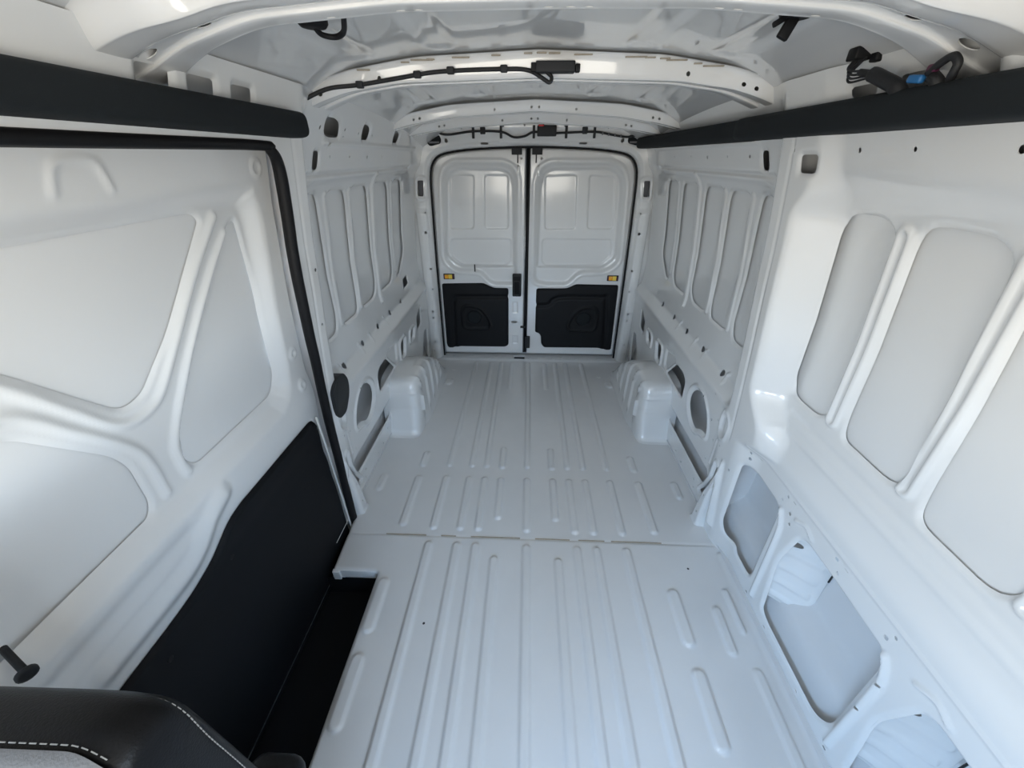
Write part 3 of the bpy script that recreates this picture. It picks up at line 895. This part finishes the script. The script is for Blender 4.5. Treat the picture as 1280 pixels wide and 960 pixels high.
def rear_door(s, name, label):
    root = empty(name, label, kind='structure')
    a, b = .006, .742
    outer = fillet([(s * .104, .66), (s * .104, 1.40), (s * .135, 1.468), (s * .205, 1.497), (s * .55, 1.497), (s * .62, 1.465), (s * .652, 1.39), (s * .685, .83), (s * .60, .745), (s * .40, .735), (s * .315, .638), (s * .135, .638)], .05)
    if s > 0:
        outer = fillet([(.022, .70), (.022, 1.38), (.055, 1.465), (.116, 1.497), (.545, 1.497), (.625, 1.46), (.664, 1.37), (.690, .82), (.60, .747), (.385, .737), (.305, .641), (.117, .641), (.045, .66)], .05)
    if s < 0:
        inner = fillet([(-.122, .775), (-.124, 1.36), (-.150, 1.435), (-.224, 1.468), (-.53, 1.470), (-.60, 1.44), (-.632, 1.37), (-.672, .86), (-.57, .767), (-.15, .767)], .05)
        subs = [[(-.172, 1.053), (-.170, 1.421), (-.349, 1.421), (-.357, 1.051)], [(-.436, 1.051), (-.417, 1.421), (-.595, 1.421), (-.626, 1.05)],
                [(-.153, .99), (-.627, .986), (-.632, .85), (-.545, .785), (-.20, .782), (-.153, .815)]]
        trim = [(-.716, .645), (-.38, .653), (-.34, .636), (-.292, .615), (-.174, .613), (-.176, .112), (-.203, .091), (-.606, .088), (-.651, .075), (-.709, .073), (-.722, .108)]
        groove = [(-.174, .545), (-.574, .539), (-.618, .520), (-.636, .457), (-.648, .06)]
        spk = (-.463, .363)
        pod = [(-.56, .262), (-.34, .262), (-.322, .30), (-.345, .37), (-.41, .455), (-.53, .470), (-.565, .43)]
    else:
        inner = fillet([(.044, .775), (.044, 1.36), (.07, 1.44), (.130, 1.470), (.53, 1.470), (.61, 1.435), (.642, 1.36), (.668, .85), (.57, .767), (.07, .767)], .05)
        subs = [[(.099, 1.051), (.084, 1.417), (.317, 1.425), (.335, 1.056)], [(.417, 1.056), (.398, 1.422), (.588, 1.415), (.615, 1.058)],
                [(.083, .992), (.617, .990), (.627, .86), (.552, .790), (.111, .784), (.083, .82)]]
        trim = [(.051, .614), (.298, .618), (.367, .652), (.705, .649), (.718, .078), (.651, .076), (.613, .095), (.135, .091), (.109, .124), (.104, .199), (.084, .226), (.052, .233)]
        groove = [(.049, .476), (.152, .481), (.238, .542), (.578, .546), (.620, .517), (.656, .06)]
        spk = (.450, .363)
        pod = [(.56, .262), (.34, .262), (.322, .30), (.345, .37), (.41, .455), (.53, .470), (.565, .43)]
    subs = [fillet(p, .03) for p in subs]
    trimp = fillet(trim, .018)

    def f(U, V, H):
        Y = np.full(U.shape, 3.075)
        Y += .020 * sst(-sdpoly(U, V, outer) / .030)
        Y -= .006 * bump(np.abs(sdpoly(U, V, outer) - .010), .022)
        Y += .018 * sst(-sdpoly(U, V, inner) / .022)
        for p in subs:
            Y += .007 * sst(-sdpoly(U, V, p) / .008)
        Y += .005 * sst(-sdpoly(U, V, fillet([(s * .095, .12), (s * .145, .12), (s * .145, .20), (s * .095, .20)], .01)) / .008)
        Y += .005 * sst(-sdpoly(U, V, fillet([(s * .095, .40), (s * .145, .40), (s * .145, .50), (s * .095, .50)], .01)) / .008)
        d = sdpoly(U, V, OPC, .3)
        Y += .02 * sst((d + .012) / .012)                 # the outer edge turns away
        Y += .02 * (1 - sst((U + .026) / .012)) * (s > 0)   # and so does the meeting edge
        return U, Y, V
    hx = -.112 if s < 0 else .027
    u = (-.026, .755) if s > 0 else (-.755, -.045)
    if s < 0:
        f0 = f
        def f(U, V, H):
            X, Y, Z = f0(U, V, H)
            return X, Y + .02 * sst((U + .055) / .010), Z
    sheet('door_shell', u, (.035, 1.600), .0055, f, [], 'doorpaint', root, flip=True,
          pins=[(hx + .03, 1.52, .008, .008, False), (hx + .01, 1.475, .007, .007, False)] + ([(-.128, .325, .026, .012, False)] if s < 0 else []))

    def tf(U, V, H):
        Y = np.full(U.shape, 3.056)
        Y += .018 * (1 - sst(H / .010))
        Y += .012 * bump(dline(U, V, spline(groove, 5)), .028)
        pd = sdpoly(U, V, fillet(pod, .05))
        Y -= .010 * bump(np.abs(pd), .016)
        r = np.hypot(U - spk[0], V - spk[1])
        Y += .008 * sst((.066 - r) / .012) - .004 * bump(np.abs(r - .064), .008)
        return U, Y, V
    P = trimp
    sheet_in('lower_trim', P, .006, tf, 'reartrim', root)
    link('speaker_grille', tube_mesh('speaker_grille', [(spk[0], 3.066, spk[1]), (spk[0], 3.060, spk[1]), (spk[0], 3.0575, spk[1])], [.058, .058, .050], 24), 'cover', root)
    am = (s * .652, 3.071, .703)
    rf = rbox('reflector', am, (.088, .012, .044), 'black', root, .004)
    tag(rf, 'small amber reflector in a dark surround')
    rbox('amber_lens', (am[0] - .018 * 1, 3.064, am[2]), (.030, .008, .032), 'amber', rf, .003)
    rbox('yellow_lens', (am[0] + .012, 3.064, am[2]), (.030, .008, .034), 'ambers', rf, .003)
    rbox('brown_lens', (am[0] - .036, 3.065, am[2]), (.008, .006, .030), 'purple', rf, .0025)
    rbox('brown_lens', (am[0] + .035, 3.065, am[2]), (.008, .006, .030), 'purple', rf, .0025)
    hx = -.112 if s < 0 else .027
    lt = rbox('upper_latch', (hx, 3.058, 1.563), (.070, .03, .042), 'black', root, .004)
    rbox('latch_rod', (hx + .006 * s * -1, 3.066, 1.52), (.008, .008, .055), 'black', lt, .003)
    rbox('rod_guide', (hx + .012, 3.074, 1.445), (.022, .012, .06), 'paint', root, .006)
    return root


def sheet_in(name, P, cell, f, m, parent, flip=True):
    """sheet kept only inside the outline P; its rim follows the outline"""
    lo, hi = P.min(0) - cell, P.max(0) + cell
    nu = int(round((hi[0] - lo[0]) / cell)) + 1; nv = int(round((hi[1] - lo[1]) / cell)) + 1
    us, vs = np.linspace(lo[0], hi[0], nu), np.linspace(lo[1], hi[1], nv)
    U, V = np.meshgrid(us, vs, indexing='ij')
    H = -sdpoly(U, V, P, .2)
    return link(name, cut_grid(name, us, vs, H, f, flip), m, parent)


D2 = rear_door(-1, 'door_2', 'white rear door with inside release handle and black lower trim')
D3 = rear_door(1, 'door_3', 'white rear door without handle, stepped corner on its black trim')
ltc = rbox('inner_handle', (-.106, 3.056, .643), (.070, .036, .180), 'black', D2, .008)
rbox('handle_lever', (-.106, 3.036, .625), (.040, .010, .100), 'doortrim', ltc, .004)
rbox('lock_slide', (-.106, 3.036, .70), (.055, .010, .035), 'rubber', ltc, .003)
rbox('lock_pin', (-.437, 3.045, .778), (.009, .009, .058), 'black', D2, .004)
rbox('check_pin', (-.052, 3.06, .284), (.045, .02, .014), 'black', D2, .004)
link('centre_seal', tube_mesh('centre_seal', [(-.037, 3.079, .045), (-.037, 3.079, .8), (-.037, 3.079, 1.59)], .008, 8), 'rubber', D3)
link('centre_seal_edge', tube_mesh('centre_seal_edge', [(-.047, 3.078, .045), (-.047, 3.078, .8), (-.047, 3.078, 1.59)], .004, 8), 'steel', D3)
rbox('closing_plate', (-.022, 3.085, .82), (.066, .008, 1.57), 'rubber', D3, .003)
rbox('lower_latch', (-.012, 3.06, .145), (.042, .03, .105), 'black', D3, .005)
rbox('door_skin', (0, 3.135, .80), (2.1, .01, 2.3), 'thin', D3, .003)

# ------------------------------------------------------------------ sliding side door
D1 = empty('door_1', 'white sliding side door with black lower trim and angled pressed panels', kind='structure')
DW = [
    fillet([(.30, 1.405), (.965, 1.414), (.985, 1.395), (.80, 1.175), (.69, 1.075), (.635, 1.068), (.575, 1.14), (.49, 1.245), (.30, 1.48 - .12)], .035),
    fillet([(1.110, 1.380), (1.125, 1.18), (1.112, .885), (1.075, .832), (.735, .828), (.711, .862), (.735, .955), (.87, 1.13), (.984, 1.27), (1.085, 1.375)], .03),
    fillet([(.16, 1.14), (.452, 1.141), (.575, .995), (.594, .95), (.594, .84), (.575, .812), (.16, .803)], .035),
]
STEPLINE = spline([(-.2, 1.447), (.595, 1.450), (1.10, 1.456), (1.155, 1.435), (1.177, 1.38), (1.174, 1.281), (1.158, 1.039), (1.14, .858), (1.10, .80)], 5)


def door_x(U, V):
    X = DOOR(V)
    field = np.vstack([STEPLINE, [(1.05, .775), (-.3, .775), (-.3, 1.447)]])
    d = sdpoly(U, V, field, .2)
    X = X - .030 * (1 - sst((-d + .015) / .06)) * sst((V - .55) / .25)
    return X


def door_f(U, V, H):
    X = door_x(U, V)
    X = X + .006 * (1 - sst(H / .010))
    ba = spline([(1.030, 1.398), (.91, 1.272), (.754, 1.085), (.685, 1.036), (.615, 1.045), (.555, 1.12), (.486, 1.214), (.40, 1.30)], 6)
    bb = spline([(1.056, 1.352), (.96, 1.255), (.87, 1.15), (.717, .949), (.697, .88), (.702, .834)], 6)
    bc = spline([(.36, 1.172), (.465, 1.169), (.54, 1.085), (.612, .985), (.632, .92), (.633, .831)], 6)
    for l in (ba, bb, bc):
        X = X - .009 * bump(dline(U, V, l), .018)
    X = X - .004 * bump(np.abs(dline(U, V, spline([(.655, 1.480), (.672, 1.520), (.735, 1.524), (.755, 1.480)], 6))), .012)
    X = X - .005 * bump(np.abs(np.hypot(U - 1.190, V - 1.505) - .019), .008)
    X = X - .006 * bump(np.abs(np.hypot(U - 1.195, V - .93) - .015), .010)
    X = X - .006 * bump(np.abs(np.hypot(U - 1.195, V - .80) - .015), .010)
    # pressed swages below the waist
    X = X - .014 * bump(dline(U, V, spline([(.34, .632), (.527, .632), (.60, .652), (.66, .700), (.72, .730)], 5)), .045)
    X = X + .006 * bump(dline(U, V, [(-.2, .705), (.60, .722)]), .035)
    return -X, U, V


sheet('door_shell', (.10, 1.245), (-.15, 1.575), .0058, door_f, DW, 'paint', D1)
for P in DW:
    lo, hi = P.min(0) - .03, P.max(0) + .03
    panel('skin_panel', P, .022, .015, lambda U, V, H: (-(DOOR(V) + .009), U, V), 'panel', D1)
sheet('outer_skin', (-.3, 1.26), (-.34, 1.78), .05, lambda U, V, H: (-OUTER(V), U, V), [], 'thin', D1)
for yw in (.102, 1.244):
    sheet('door_edge', (0, 1), (-.34, 1.60), .03, lambda U, V, H: (-(door_x(0 * V + yw, V) + U * (OUTER(V) - door_x(0 * V + yw, V))), yw + 0 * U, V), [], 'paint', D1)
sheet('door_top_edge', (.10, 1.245), (0, 1), .03, lambda U, V, H: (-(door_x(U, 0 * U + 1.573) + V * (OUTER(1.573) - door_x(U, 0 * U + 1.573))), U, 1.573 + 0 * U), [], 'paint', D1)
TRIM1 = fillet([(1.230, -.14), (1.220, .30), (1.205, .60), (1.190, .640), (1.165, .650), (.755, .652), (.70, .640), (.655, .612), (.614, .588), (.545, .568), (.468, .562), (.12, .560), (.12, -.14)], .03)


def trim1_f(U, V, H):
    X = door_x(U, V) - .016 + .014 * (1 - sst(H / .008))
    return -X, U, V


sheet_in('lower_trim', TRIM1, .0075, trim1_f, 'doortrim', D1, flip=False)
link('edge_flange', tube_mesh('edge_flange', [(-(float(DOOR(z)) - .022), y, z) for y, z in ((1.205, .645), (1.215, .45), (1.224, .20), (1.232, -.02), (1.234, -.13))], .0045, 6), 'paint', D1)
for (y, z) in ((1.135, .615), (.90, .60), (.66, .545), (.42, .50), (1.20, .10)):
    dot('trim_clip', (-(float(DOOR(z)) - .0168), y, z), (1, 0, 0), .008, .008, D1, m='rubber')
peg = link('stop_peg', tube_mesh('stop_peg', [(-.892, .295, .8155), (-.88, .290, .814), (-.85, .2775, .8105), (-.822, .266, .8072)], .0055, 12), 'black', D1)
link('peg_head', tube_mesh('peg_head', [(-.824, .2667, .8075), (-.822, .266, .8072), (-.817, .2637, .8066), (-.815, .263, .8064)], [.010, .0135, .0135, .009], 16), 'black', peg)

# ------------------------------------------------------------------ cab round the camera (out of view, lets in the daylight)
def quad_frame(name, outer, inner, m, parent=None):
    V = outer + inner
    F = [(i, (i + 1) % 4, 4 + (i + 1) % 4, 4 + i) for i in range(4)]
    return link(name, py_mesh(name, V, F), m, parent)


CAB = tag(quad_frame('wall_front', [(-.98, -1.75, -.35), (.98, -1.75, -.35), (.98, -1.60, 1.80), (-.98, -1.60, 1.80)],
                     [(-.72, -1.67, .87), (.72, -1.67, .87), (.72, -1.62, 1.41), (-.72, -1.62, 1.41)], 'grey'), 'cab end of the van with windscreen opening', kind='structure')
for s, nm in ((-1, 'door_4'), (1, 'door_5')):
    tag(quad_frame(nm, [(s * .93, -1.75, -.35), (s * .93, -.10, -.35), (s * .80, -.10, 1.75), (s * .80, -1.75, 1.75)],
                   [(s * .900, -1.18, .74), (s * .900, -.27, .74), (s * .857, -.27, 1.50), (s * .857, -1.18, 1.50)], 'grey'), 'grey cab door with open window', kind='structure')
    link('roof_rail', py_mesh('roof_rail', [(s * .66, -1.75, 1.64), (s * .66, .25, 1.64), (s * .85, .25, 1.62), (s * .85, -1.75, 1.62)], [(0, 1, 2, 3)]), 'paint', CEIL)
link('cab_post', py_mesh('cab_post', [(1.0, -.22, -.35), (.70, -.20, -.35), (.66, -.20, 1.75), (1.0, -.22, 1.75)], [(0, 1, 2, 3)]), 'paint', WALL_R)
link('door_pillar', py_mesh('door_pillar', [(-.93, -.10, -.35), (-.93, .14, -.35), (-.87, .14, 1.75), (-.86, -.10, 1.75)], [(0, 1, 2, 3)]), 'paint', bpy.data.objects['door_4'])
rbox('dashboard', (0, -1.45, .45), (1.75, .36, .45), 'grey', CAB, .08)


# ------------------------------------------------------------------ things
def trim_cover(name, s, y0, y1, label, group, fat=1.0, taper=0):
    sec = [(.720, 1.575), (.690, 1.575), (.660, 1.5755), (.644, 1.580), (.637, 1.590), (.636, 1.606), (.637, 1.622), (.643, 1.632), (.658, 1.6365), (.690, 1.637), (.720, 1.637)]
    S = spline(sec, 4)
    ys = [y0, y0 + .003, y0 + .007] + list(np.linspace(y0 + .05, y1 - .05, 16)) + [y1 - .007, y1 - .003, y1]
    V, F = [], []
    n = len(S)
    for i, y in enumerate(ys):
        e = min(y - y0, y1 - y)
        k = 1 - .06 * (1 - min(1, e / .006)) ** 2
        t = (y - y0) / (y1 - y0)
        for x, z in S:
            xx = .712 + (x - .712) * k * (fat + taper * t); zz = 1.608 + (z - 1.608) * k
            V.append((s * (xx + (.02 if y > 1.5 else 0) * min(1, (y - 1.5) / .1)), y, zz))
    for i in range(len(ys) - 1):
        for k in range(n - 1):
            F.append((i * n + k, i * n + k + 1, (i + 1) * n + k + 1, (i + 1) * n + k))
    b0 = len(V); V += V[:n]; F.append(tuple(range(b0, b0 + n)))
    b1_ = len(V); V += V[(len(ys) - 1) * n:len(ys) * n]; F.append(tuple(range(b1_, b1_ + n)))
    o = link(name, py_mesh(name, V, F, True), 'cover')
    return tag(o, label, 'trim cover', group)


trim_cover('trim_cover', -1, -.08, 1.262, 'long charcoal padded trim cover above the sliding side door', 'padded covers under the roof edge')
trim_cover('trim_cover', 1, -.08, 1.535, 'charcoal padded trim cover above the wide wall pocket with three openings below', 'padded covers under the roof edge')
trim_cover('trim_cover', 1, 1.54, 2.95, 'charcoal padded trim cover reaching back to the rear doors', 'padded covers under the roof edge', .92)


def cable(name, pts, r, m, parent=None, seg=8, n=8):
    return link(name, tube_mesh(name, [tuple(p) for p in spline(pts, n)], r, seg), m, parent)


# harness along the second roof bow
def b2z(x, d=0):
    return float(b2(x)) + d
root = empty('wiring_harness', 'black cable clipped along the arched roof bow to a small box', 'cable')
pts = [(-.745, 1.390, 1.645), (-.735, 1.395, 1.657), (-.70, 1.400, 1.678), (-.627, 1.418, 1.706), (-.538, 1.438, 1.717), (-.414, 1.440, 1.733), (-.292, 1.440, 1.747), (-.102, 1.441, 1.752), (-.03, 1.438, 1.748), (.012, 1.428, 1.728), (.032, 1.424, 1.718), (.038, 1.426, 1.730), (.022, 1.432, 1.744), (.005, 1.438, 1.752)]
cable('cable', pts, .0055, 'cable', root)
for x, z in ((-.538, 1.717), (-.36, 1.740), (-.26, 1.749), (-.102, 1.752)):
    rbox('cable_clip', (x, 1.437, z), (.022, .016, .018), 'black', root, .004)
box = empty('control_module', 'small black electronic box fixed to the middle of the roof bow', 'module')
rbox('housing', (.048, 1.436, 1.754), (.114, .034, .027), 'black', box, .004)
rbox('socket', (-.014, 1.434, 1.753), (.018, .026, .022), 'rubber', box, .003)
rbox('mounting_tab', (.113, 1.438, 1.752), (.014, .020, .020), 'rubber', box, .003)

# harness across the rear header
root = empty('wiring_harness', 'black cable looping across the header above the rear doors', 'cable')
HP = [(-.775, 1.615), (-.765, 1.64), (-.70, 1.667), (-.63, 1.672), (-.60, 1.658), (-.54, 1.655), (-.392, 1.671), (-.212, 1.668), (-.131, 1.640), (-.06, 1.645), (0, 1.667), (.10, 1.660), (.208, 1.663), (.388, 1.667), (.50, 1.652), (.60, 1.640), (.66, 1.648), (.72, 1.625), (.745, 1.600)]
def hdr_y(z):
    return 3.0 - .05 * float(sst((z - 1.60) / .10)) - .012
cable('cable', [(x, hdr_y(z), z) for x, z in HP], .0068, 'cable', root)
for x in (-.392, -.212, 0, .208, .388):
    z = 1.668
    rbox('cable_clip', (x, hdr_y(z) + .002, z), (.016, .014, .072), 'black', root, .003)
for x in (.44, .48, .52, .56):
    z = 1.664 - (x - .40) * .12
    rbox('tape_band', (x, hdr_y(z) - .001, z), (.008, .017, .018), 'grey', root, .003)
for x in (-.329, .325):
    rbox('screw_boss', (x, hdr_y(1.672), 1.675), (.034, .012, .04), 'black', root, .006)
bl = empty('brake_light', 'dark high brake light unit with a small red lens on the header', 'brake light')
rbox('housing', (.082, hdr_y(1.672) - .022, 1.672), (.122, .026, .060), 'black', bl, .006)
rl = rbox('red_lens', (.045, hdr_y(1.70) - .026, 1.700), (.035, .014, .010), 'red', bl, .004)
for s, lab in ((-1, 'dark rubber plug in the header where the cable turns down the handle-door side'), (1, 'dark rubber plug in the header beside the end of the padded cover')):
    P = fillet([(s * x, z) for x, z in LAMPHOLE], .02)
    o = empty('header_plug', lab, 'plug', group='plugs in the rear header')
    link('plug_body', prism_mesh('plug_body', P[::-1] if s > 0 else P, lambda u, v, w: (u, 2.992 - w * .3, v), .02), 'cover', o)
    rbox('plug_lip', (s * .66, 2.984, 1.612), (.07, .008, .012), 'grey', o, .003)

# roof grommets with leads
g = empty('roof_grommet', 'round black roof grommet with a curved black lead', 'grommet')
z = float(roofz(.466, 1.0)) - .004
link('disc', tube_mesh('disc', [(-.466, 1.025, z + .01), (-.466, 1.025, z - .004), (-.466, 1.025, z - .010), (-.466, 1.025, z - .012)], [.030, .030, .025, .012], 20), 'rubber', g)
cable('lead', [(-.466, 1.030, z - .008), (-.462, 1.05, z - .016), (-.440, 1.062, z - .018), (-.415, 1.048, z - .014), (-.395, 1.01, z - .004), (-.382, .975, z + .012)], .0055, 'rubber', g)
g = empty('roof_grommet', 'round black roof grommet with a short torn clip hanging from it', 'grommet')
link('disc', tube_mesh('disc', [(.480, 1.005, z + .01), (.480, 1.005, z - .004), (.480, 1.005, z - .010), (.480, 1.005, z - .012)], [.030, .030, .025, .012], 20), 'rubber', g)
rbox('clip', (.470, 1.005, z - .024), (.022, .010, .036), 'rubber', g, .003, Matrix.Rotation(.4, 3, 'Y'))
rbox('clip_tooth', (.452, 1.008, z - .014), (.022, .010, .010), 'rubber', g, .003, Matrix.Rotation(-.5, 3, 'Y'))

# loose wiring with plugs above the right hand cover
root = empty('wire_bundle', 'taped wire bundle hanging from a roof clip beside blue connector', 'cable')
rbox('roof_clip', (.655, 1.055, 1.712), (.035, .030, .022), 'rubber', root, .004)
rbox('roof_clip', (.675, 1.030, 1.705), (.018, .022, .020), 'rubber', root, .004)
for k in range(4):
    d = .004 * k
    cable('wire', [(.648 + d, 1.052 - d, 1.705), (.636, 1.048 - d, 1.688 - d), (.634, 1.025, 1.680 - d * 1.5), (.640, .99, 1.675 - d), (.645, .962, 1.664), (.648, .93, 1.652)], .0022, 'cable', root, 6)
cable('taped_sleeve', [(.638, 1.01, 1.676), (.640, .975, 1.668), (.643, .945, 1.656), (.648, .915, 1.642), (.655, .90, 1.625)], [.006] * 8 + [.012] * 17 + [.013] * 8, 'cable', root, 10)
root = empty('wire_connector', 'bright blue plug with purple lock on a black loop of wire', 'connector')
rbox('blue_plug', (.640, .862, 1.645), (.012, .030, .012), 'blue', root, .004, Matrix.Rotation(.15, 3, 'X'))
rbox('purple_lock', (.642, .838, 1.656), (.011, .018, .012), 'purple', root, .004)
cable('wire_loop', [(.643, .845, 1.650), (.640, .826, 1.660), (.640, .808, 1.666), (.642, .796, 1.656), (.645, .800, 1.642), (.655, .812, 1.630)], .006, 'cable', root)
cable('wire_tail', [(.648, .84, 1.645), (.65, .83, 1.637), (.66, .825, 1.625)], .010, 'cable', root)

# passenger seat at the lower left
seat = empty('front_seat', 'black leather front seat with pale stitching and grey insert', 'seat')
SEC = [(.182, .55), (.178, .80), (.172, 1.00), (.168, 1.035), (.158, 1.058), (.140, 1.068), (.116, 1.070), (.096, 1.056), (.076, 1.00), (.060, .90), (.048, .75), (.042, .55)]
SP = spline(SEC, 6)
CX, HW = -.598, .236


def seat_pt(u, k, lift=0):
    """u across (-1..1), k index along the section (float)"""
    i = min(int(k), len(SP) - 2); t = k - i
    q = SP[i] * (1 - t) + SP[i + 1] * t
    nrm = SP[i + 1] - SP[i]; nrm = np.array([nrm[1], -nrm[0]]) / (np.linalg.norm(nrm) + 1e-9)
    s = (1 - abs(u) ** 8) ** (1 / 8) if abs(u) < 1 else 0
    drop = .075 * (1 - s) - .012 * max(-.8, min(.85, u))
    w = (q[1] - .55) / .53
    y = .118 + (q[0] - .118) * (.04 + .96 * s)
    return (CX + HW * u * (1 - .01 * w), y + lift * -nrm[0], q[1] - drop * max(0, w) ** 2 + lift * abs(nrm[1]) * (1 if nrm[1] < 0 else -1) * -1)


us = np.concatenate([[-1, -.995, -.98, -.95, -.9], np.linspace(-.84, .84, 29), [.9, .95, .98, .995, 1]])
V, F = [], []
n = len(SP)
for u in us:
    V += [seat_pt(u, min(k, n - 1.0001)) for k in range(n)]
for i in range(len(us) - 1):
    for k in range(n - 1):
        F.append((i * n + k, i * n + k + 1, (i + 1) * n + k + 1, (i + 1) * n + k))
link('backrest', py_mesh('backrest', V, F, True), 'leather', seat)
KF = 36.0
V, F = [], []
uu = np.linspace(-.80, .965, 60); kk = np.linspace(0, 1, 14)
for u in uu:
    start = KF + .9 + 3.2 * max(0, (u - .78) / .18) ** 1.6
    for t in kk:
        p = seat_pt(u, start + (n - 2 - start) * t)
        V.append((p[0], p[1] - .003, p[2] + .003))
for i in range(len(uu) - 1):
    for k in range(len(kk) - 1):
        F.append((i * 14 + k, i * 14 + k + 1, (i + 1) * 14 + k + 1, (i + 1) * 14 + k))
link('grey_insert', py_mesh('grey_insert', V, F, True), 'insert', seat)


def stitches(path, ln=.0065, gap=.0035, r=.0006):
    A = np.array(path); L_ = np.concatenate([[0], np.cumsum(np.linalg.norm(np.diff(A, axis=0), axis=1))])
    q_ = np.arange(0, L_[-1], ln + gap)
    P = [Vector([float(np.interp(t, L_, A[:, i])) for i in range(3)]) for t in q_]
    V, F = [], []
    tot = 0
    for a, b in zip(P[:-1], P[1:]):
        d = (b - a); l = d.length
        if l < 1e-6: continue
        d /= l
        t = -tot % (ln + gap) if False else 0
        while t == 0:
            p0, p1 = a + d * t, a + d * (t + ln)
            x = d.orthogonal().normalized(); y = d.cross(x)
            k = len(V)
            for q in (p0, p1):
                for w in range(4):
                    V.append(q + (x * math.cos(w * math.pi / 2) + y * math.sin(w * math.pi / 2)) * r)
            for w in range(4):
                F.append((k + w, k + (w + 1) % 4, k + 4 + (w + 1) % 4, k + 4 + w))
            F += [(k, k + 1, k + 2, k + 3), (k + 4, k + 5, k + 6, k + 7)]
            t += ln + gap
    return py_mesh('stitching', V, F)


pth = []
for u in list(np.linspace(-.8, .6, 24)) + list(np.linspace(.62, .97, 24)):
    p = seat_pt(u, KF + 3.0 * max(0, (u - .78) / .19) ** 1.6)
    pth.append((p[0], p[1] - .002, p[2] + .002))
tag(link('stitching', stitches(pth), 'thread', seat), kind='stuff')
pth = []
for u, k in [(.74, 22.5), (.82, 22.2), (.90, 21.6), (.955, 20.2), (.985, 16.5), (.991, 13.0), (.994, 11.0), (.994, 9.0), (.994, 7.0), (.994, 5.0)]:
    p = seat_pt(u, k); pth.append((p[0] + .0014, p[1] - .0016, p[2] + .0012))
tag(link('stitching', stitches([tuple(q) for q in spline(pth, 5)], .005, .0025), 'thread', seat), kind='stuff')
link('seat_cushion', rbox_mesh('seat_cushion', (CX, -.16, .46), (.50, .50, .16), .06), 'leather', seat)
link('seat_base', rbox_mesh('seat_base', (CX, -.12, .19), (.44, .44, .40), .02), 'black', seat)
link('armrest', rbox_mesh('armrest', (-.388, .06, .715), (.085, .30, .06), .025), 'leather', seat)

# unseen driver's seat, further forward, added to shade the floor between the seats
drv = seat.copy(); COL.objects.link(drv)
for ch in list(seat.children):
    c = ch.copy(); COL.objects.link(c); c.parent = drv
drv.location = (1.10, -.45, 0)
drv['label'] = 'unseen black leather driver seat added to shade the floor, set further forward than its neighbour'
